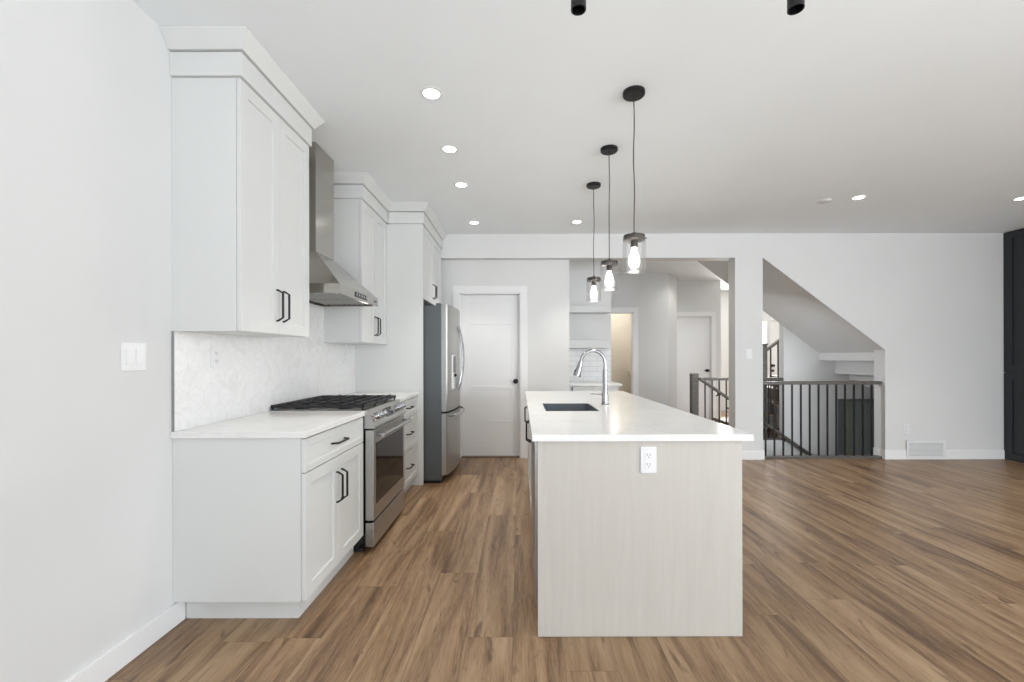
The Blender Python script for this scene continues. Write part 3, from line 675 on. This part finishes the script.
def switch(label, nrm, plane, u, v, n=1):
    t = thing('light_switch', label, 'light switch', pt(nrm, plane, u, v, 0), 'white rocker switches'); wd = 0.036 + 0.023 * (n - 1)
    mb = MB(); fb(mb, nrm, plane, u - wd, u + wd, v - 0.059, v + 0.059, 0, 0.006, 0.002); mb.build('cover_plate', M['plastic'], t)
    for k in range(n):
        c = u + (k - (n - 1) / 2) * 0.046
        mb = MB(); fb(mb, nrm, plane, c - 0.017, c + 0.017, v - 0.033, v + 0.033, 0.005, 0.0095, 0.0015); mb.build('rocker', M['plastic'], t)
outlet('white outlet on the pale wood end panel of the island', 'y-', IY0, 0.5755, 0.797)
outlet('white outlet on the hexagon tile above the near countertop', 'x+', XL + 0.009, 2.34, 1.262)
outlet('white outlet on the tile beyond the range, below the smaller upper cabinet', 'x+', XL + 0.009, 4.06, 1.265)
outlet('small white outlet on the back wall just above the floor vent', 'y-', YB, 4.72, 0.375)
switch('double white rocker switch on the left wall before the tile', 'x+', XL, 1.853, 1.264, 2)
switch('single white switch on the post left of the stair opening', 'y-', YB, 2.80, 1.29, 1)
t = thing('floor_vent', 'white louvered return air grille low on the back wall', 'vent', (4.945, YB - 0.014, 0.025))
mb = MB(); vy = YB - 0.0135
for a in ((4.71, 4.735, 0.025, 0.233), (5.155, 5.18, 0.025, 0.233), (4.735, 5.155, 0.025, 0.05), (4.735, 5.155, 0.208, 0.233)): fb(mb, 'y-', vy, a[0], a[1], a[2], a[3], 0, 0.008, 0.001)
mb.build('frame', M['plastic'], t)
mb = MB(); fb(mb, 'y-', vy, 4.735, 5.155, 0.05, 0.208, 0, 0.001)
mb.build('backing', M['alu'], t)
for k in range(11):
    z = 0.056 + k * 0.0142; mb = MB()
    mb.prism([(vy - 0.001, z + 0.008), (vy - 0.007, z), (vy - 0.007, z + 0.002), (vy - 0.001, z + 0.010)], 'x', 4.735, 5.155); mb.build('slat', M['plastic'], t)
mb = MB(); mb.lathe([(0, 0), (0.062, 0), (0.061, -0.008), (0.052, -0.014), (0.02, -0.016), (0, -0.016)], (2.95, 4.26, HC), seg=32)
tag(mb.build('smoke_detector', M['wall'], at=(2.95, 4.26, HC)), 'round white smoke detector on the ceiling left of a downlight', 'smoke detector')

# ------------------------------------------------------------------ recessed lights
pots = [(-0.502, 2.51, 'nearest and largest downlight above the kitchen aisle'), (-0.506, 3.18, 'second nearest downlight above the kitchen aisle, beyond the largest'),
        (-0.51, 3.84, 'third downlight above the kitchen aisle, level with the farthest pendant'), (-0.509, 4.92, 'farthest downlight in the kitchen aisle row, by the pantry beam'),
        (0.635, 4.90, 'downlight on the ceiling just left of the farthest pendant cord'), (3.21, 4.166, 'downlight on the ceiling above the stair opening'),
        (4.79, 4.2, 'downlight at the right photo edge above the black built-in')]
pot0 = None
for x, y, lab in pots:
    if pot0 is None:
        pot0 = thing('recessed_light', lab, 'ceiling light', (x, y, HC), 'recessed ceiling downlights')
        mb = MB(); mb.lathe([(0.046, -0.001), (0.047, -0.004), (0.064, -0.003), (0.066, 0.0), (0.046, 0.0)], (x, y, HC), seg=32); mb.build('trim_ring', M['plastic'], pot0)
        mb = MB(); mb.lathe([(0, -0.003), (0.046, -0.003), (0.046, 0), (0, 0)], (x, y, HC), seg=32); mb.build('lens', M['led'], pot0)
        d = bpy.data.lights.new('downlight_lamp', 'SPOT'); d.energy = 37; d.spot_size = 1.35; d.spot_blend = 0.6; d.shadow_soft_size = 0.045; d.color = (1.0, 0.95, 0.88)
        lo = bpy.data.objects.new('downlight_lamp', d); C.collection.objects.link(lo); lo.parent = pot0; lo.location = (0, 0, -0.02)
    else:
        c = copy_tree(pot0); c.location = (x, y, HC); c['label'] = lab

# ------------------------------------------------------------------ pendants
pens = [(0.65, 2.5, 'largest glass jar pendant light nearest the camera above the island'), (0.647, 3.18, 'middle one of the three glass pendants above the island'),
        (0.646, 3.84, 'farthest and smallest glass pendant light above the island')]
pen0 = None
for k, (x, y, lab) in enumerate(pens):
    if pen0 is None:
        pen0 = thing('pendant_light', lab, 'pendant light', (x, y, HC), 'glass pendants above the island')
        mb = MB(); mb.lathe([(0, 0), (0.062, 0), (0.062, -0.018), (0.056, -0.024), (0.012, -0.026), (0, -0.026)], (x, y, HC), seg=32); mb.build('canopy', M['black'], pen0)
        mb = MB(); pts = []
        for i in range(25):
            a = i / 24; z = HC - 0.024 - a * (HC - 0.024 - 1.955); wv = math.sin(PI * a); pts.append((x + 0.004 * wv * math.sin(a * 11), y + 0.003 * wv * math.cos(a * 9), z))
        mb.tube(pts, 0.0032, 8); mb.build('cord', M['bronze'], pen0)
        mb = MB(); mb.lathe([(0, 0.028), (0.010, 0.026), (0.014, 0.014), (0.05, 0.012), (0.060, 0.008), (0.060, -0.018), (0.054, -0.022), (0, -0.022)], (x, y, 1.94), seg=32)
        mb.tube([(x + 0.05, y, 1.934), (x + 0.072, y, 1.934)], 0.003, 8); mb.build('cap', M['bronze'], pen0)
        mb = MB(); mb.lathe([(0.0635, 0.012), (0.0655, 0.0), (0.0655, -0.185), (0.0645, -0.19), (0.0625, -0.185), (0.0625, 0.0)], (x, y, 1.935), seg=40); mb.build('glass_shade', M['glass'], pen0)
        mb = MB(); mb.lathe([(0, 0.0), (0.019, 0.0), (0.021, -0.035), (0.016, -0.04), (0, -0.04)], (x, y, 1.92), seg=20); mb.build('socket', M['bronze'], pen0)
        mb = MB(); mb.lathe([(0, 0), (0.014, 0), (0.017, -0.02), (0.026, -0.05), (0.032, -0.078), (0.030, -0.098), (0.020, -0.114), (0, -0.12)], (x, y, 1.882), seg=24); mb.build('bulb', M['bulb'], pen0)
        d = bpy.data.lights.new('pendant_lamp', 'POINT'); d.energy = 3.6; d.shadow_soft_size = 0.05; d.color = (1.0, 0.93, 0.82)
        lo = bpy.data.objects.new('pendant_lamp', d); C.collection.objects.link(lo); lo.parent = pen0; lo.location = (0, 0, 1.72 - HC)
    else:
        c = copy_tree(pen0); c.location = (x, y, HC); c['label'] = lab; c.rotation_euler.z = 0.9 * k
# black tube pendants cut by the top edge
for x, lab in ((0.175, 'black tube shaped pendant at the top edge, left one above the island'), (0.817, 'black tube shaped pendant at the top edge, right one of the two')):
    t = thing('tube_pendant', lab, 'pendant light', (x, 1.3, HC), 'black tube pendants')
    mb = MB(); mb.lathe([(0, 0), (0.05, 0), (0.05, -0.02), (0, -0.022)], (x, 1.3, HC), seg=28); mb.build('canopy', M['black'], t)
    mb = MB(); mb.cyl((x, 1.3, HC - 0.02), (x, 1.3, 2.45), 0.005); mb.build('rod', M['black'], t)
    mb = MB(); mb.lathe([(0, 0.17), (0.021, 0.17), (0.0225, 0.165), (0.0225, 0.0), (0.019, 0.0), (0.019, 0.02), (0, 0.02)], (x, 1.3, 2.285), seg=28); mb.build('tube', M['black'], t)

# ------------------------------------------------------------------ stairs and railings
def bar(mb, x, y, z0, z1, h=0.008): mb.box(x - h, x + h, y - h, y + h, z0, z1)
t = thing('stair_railing', 'front railing with black balusters in the slanted stair opening', 'railing', (3.7, 5.45, 0), 'stair railings')
mb = MB(); mb.box(2.971, 4.463, 5.42, 5.485, 0.912, 0.952, 0.006); mb.build('handrail', M['railwood'], t)
mb = MB(); mb.box(2.984, 4.451, 5.41, 5.50, 0.0, 0.03, 0.004); mb.build('shoe_rail', M['railwood'], t)
for k in range(13):
    mb = MB(); bar(mb, 3.04 + 0.1095 * k, 5.45, 0.03, 0.913); mb.build('baluster', M['black'], t)
ry = 6.66
t = thing('stair_railing', 'rear railing with dark square newel behind the island and post', 'railing', (2.62, ry, 0), 'stair railings')
mb = MB(); mb.box(2.585, 2.685, ry - 0.05, ry + 0.05, 0, 1.005, 0.004); mb.build('newel_post', M['railwood'], t)
mb = MB(); mb.box(2.68, 3.969, ry - 0.032, ry + 0.032, 0.90, 0.94, 0.006); mb.build('handrail', M['railwood'], t)
mb = MB(); mb.box(2.68, 3.969, ry - 0.03, ry + 0.03, 0.0, 0.03); mb.build('shoe_rail', M['railwood'], t)
for k in range(11):
    mb = MB(); bar(mb, 2.80 + 0.107 * k, ry, 0.03, 0.901); mb.build('baluster', M['black'], t)
# descending wall rail into the basement
t = thing('stair_handrail', 'dark sloping handrail running down into the stairwell', 'handrail', (2.70, 6.56, 0.9))
mb = MB(); mb.tube([(2.68, 6.56, 0.93), (4.9, 6.56, 0.93 - 0.69 * 2.22)], 0.024, 12); mb.build('rail', M['railwood'], t)
for x in (2.95, 3.95, 4.8):
    mb = MB(); z = 0.93 - 0.69 * (x - 2.68); mb.tube([(x, 6.56, z - 0.015), (x, 6.565, z - 0.06), (x, 6.62 if x > 3 else 6.63, z - 0.075)], 0.008, 8); mb.build('bracket', M['black'], t)
# basement steps and the flight to the upper floor
t = thing('staircase', 'flight of steps going down behind the front railing', 'stairs', (2.75, 6.07, -1.3), 'stair flights')
for k in range(12):
    z = -0.19 * (k + 1); x = 2.72 + 0.25 * k
    if x > 4.4: break
    mb = MB(); mb.box(x - 0.02, x + 0.25, SY0 + 0.005, SY1 - 0.005, z - 0.035, z, 0.004); mb.build('tread', M['tread'], t)
    mb = MB(); mb.box(x + 0.24, x + 0.255, SY0 + 0.005, SY1 - 0.005, z - 0.19, z - 0.035); mb.build('riser', M['trim'], t)
t = thing('staircase', 'brown flight of steps going up behind the rear railing', 'stairs', (3.4, 7.25, 0), 'stair flights')
sx0, st0, st1 = 3.42, 6.80, 7.75
for k in range(10):
    z = 0.185 * (k + 1); x = sx0 + 0.25 * k
    mb = MB(); mb.box(x - 0.025, x + 0.26, st0, st1, z - 0.04, z, 0.004); mb.build('tread', M['tread'], t)
    mb = MB(); mb.box(x, x + 0.015, st0 + 0.01, st1 - 0.01, z - 0.185, z - 0.04); mb.build('riser', M['tread'], t)
mb = MB(); mb.prism([(sx0, 0), (sx0 + 2.5, 1.85), (sx0 + 2.5, 0)], 'y', st1 - 0.04, st1 - 0.01); mb.build('stringer', M['trim'], t)
t = thing('stair_railing', 'short rising railing with newel on the upward flight', 'railing', (3.78, 6.84, 0.37), 'stair railings')
mb = MB(); mb.box(3.735, 3.825, 6.80, 6.89, 0.37, 1.44, 0.004); mb.box(3.727, 3.833, 6.79, 6.90, 1.44, 1.46, 0.004); mb.build('newel_post', M['railwood'], t)
mb = MB(); mb.prism([(3.82, 1.37), (3.82, 1.33), (5.4, 1.33 + 0.74 * 1.58), (5.4, 1.37 + 0.74 * 1.58)], 'y', 6.815, 6.875); mb.build('handrail', M['railwood'], t)
for k in range(6):
    x = 3.90 + 0.115 * k; stp = math.floor((x - sx0) / 0.25) + 1
    mb = MB(); bar(mb, x, 6.845, 0.185 * stp, 1.34 + 0.74 * (x - 3.82)); mb.build('baluster', M['black'], t)

# ------------------------------------------------------------------ nook and bathroom
t = thing('base_cabinet', 'small white base cabinet in the hall nook behind the faucet', 'cabinet', (0.96, 5.98, 0), 'white base cabinets')
mb = MB(); mb.box(0.62, 1.27, 5.70, 6.27, 0.10, 0.883); mb.build('body', M['cab'], t)
mb = MB(); mb.box(0.63, 1.26, 5.76, 6.2, 0, 0.10); mb.build('toe_kick', M['cab'], t)
for a, b in ((0.62, 0.945), (0.945, 1.27)): 
    d = shaker('drawer', t, M['cab'], 'y-', 5.70, a, b, 0.72, 0.88, st=0.035, rec=0.005)
    if a < 0.7: pull(d, 'y-', 5.68, 0.67, 0.845, 0.05, True)
    d = shaker('door', t, M['cab'], 'y-', 5.70, a, b, 0.105, 0.715); pull(d, 'y-', 5.68, 0.945 + (-0.035 if a < 0.7 else 0.035), 0.6, 0.145, True)
mb = MB(); mb.box(0.619, 1.31, 5.64, 6.279, 0.884, 0.914, 0.002); tag(mb.build('countertop', M['quartz'], at=(0.96, 5.96, 0.884)), 'small white countertop of the hall nook seen behind the faucet', 'countertop', 'kitchen countertops')
mb = MB(); mb.box(0.62, 1.298, 6.272, 6.28, 0.915, 1.37); struct(mb, 'trim_4', M['subway'], 'white subway tile backsplash in the hall nook', 'backsplash')
for lab, z0, z1 in (('lower thick white floating shelf in the hall nook above the tile', 1.38, 1.49), ('upper thick white floating shelf in the hall nook', 1.87, 1.965)):
    mb = MB(); mb.box(0.619, 1.238, 6.02, 6.279, z0, z1, 0.002); tag(mb.build('floating_shelf', M['cab'], at=(0.96, 6.28, z0)), lab, 'shelf', 'nook shelves')
t = thing('pedestal_sink', 'small white pedestal sink inside the beige bathroom doorway', 'sink', (2.42, 9.4, 0))
mb = MB(); mb.lathe([(0, 0.76), (0.08, 0.78), (0.13, 0.84), (0.155, 0.94), (0.16, 0.96), (0.14, 0.96), (0.09, 0.88), (0, 0.86)], (2.455, 9.4, 0.0), seg=28); mb.build('basin', M['porcelain'], t)
mb = MB(); mb.lathe([(0.12, 0), (0.11, 0.05), (0.07, 0.2), (0.065, 0.6), (0.08, 0.785)], (2.455, 9.4, 0), seg=24); mb.build('pedestal', M['porcelain'], t)
mb = MB(); mb.tube([(2.59, 9.4, 0.95), (2.59, 9.4, 1.06), (2.50, 9.4, 1.06)], 0.014, 8); mb.build('tap', M['black'], t)
d = bpy.data.lights.new('bathroom_lamp', 'POINT'); d.energy = 24; d.shadow_soft_size = 0.12; d.color = (1.0, 0.98, 0.94)
lo = bpy.data.objects.new('bathroom_lamp', d); C.collection.objects.link(lo); lo.location = (1.9, 8.9, 2.3)

# ------------------------------------------------------------------ black built-in at the right
t = thing('built_in_cabinet', 'tall black panelled built-in against the right wall', 'cabinet', (6.2, 4.6, 0))
mb = MB(); mb.box(5.932, 6.499, 3.2, 5.379, 0.0, HC - 0.001); mb.build('body', M['navy'], t)
for y0, y1 in ((4.66, 5.378), (3.93, 4.655), (3.2, 3.925)):
    for z0, z1 in ((0.003, 1.055), (1.06, HC - 0.004)): shaker('panel', t, M['navy'], 'x+' if False else 'x-', 5.932, y0, y1, z0, z1, t=0.022, st=0.09, rec=0.012)
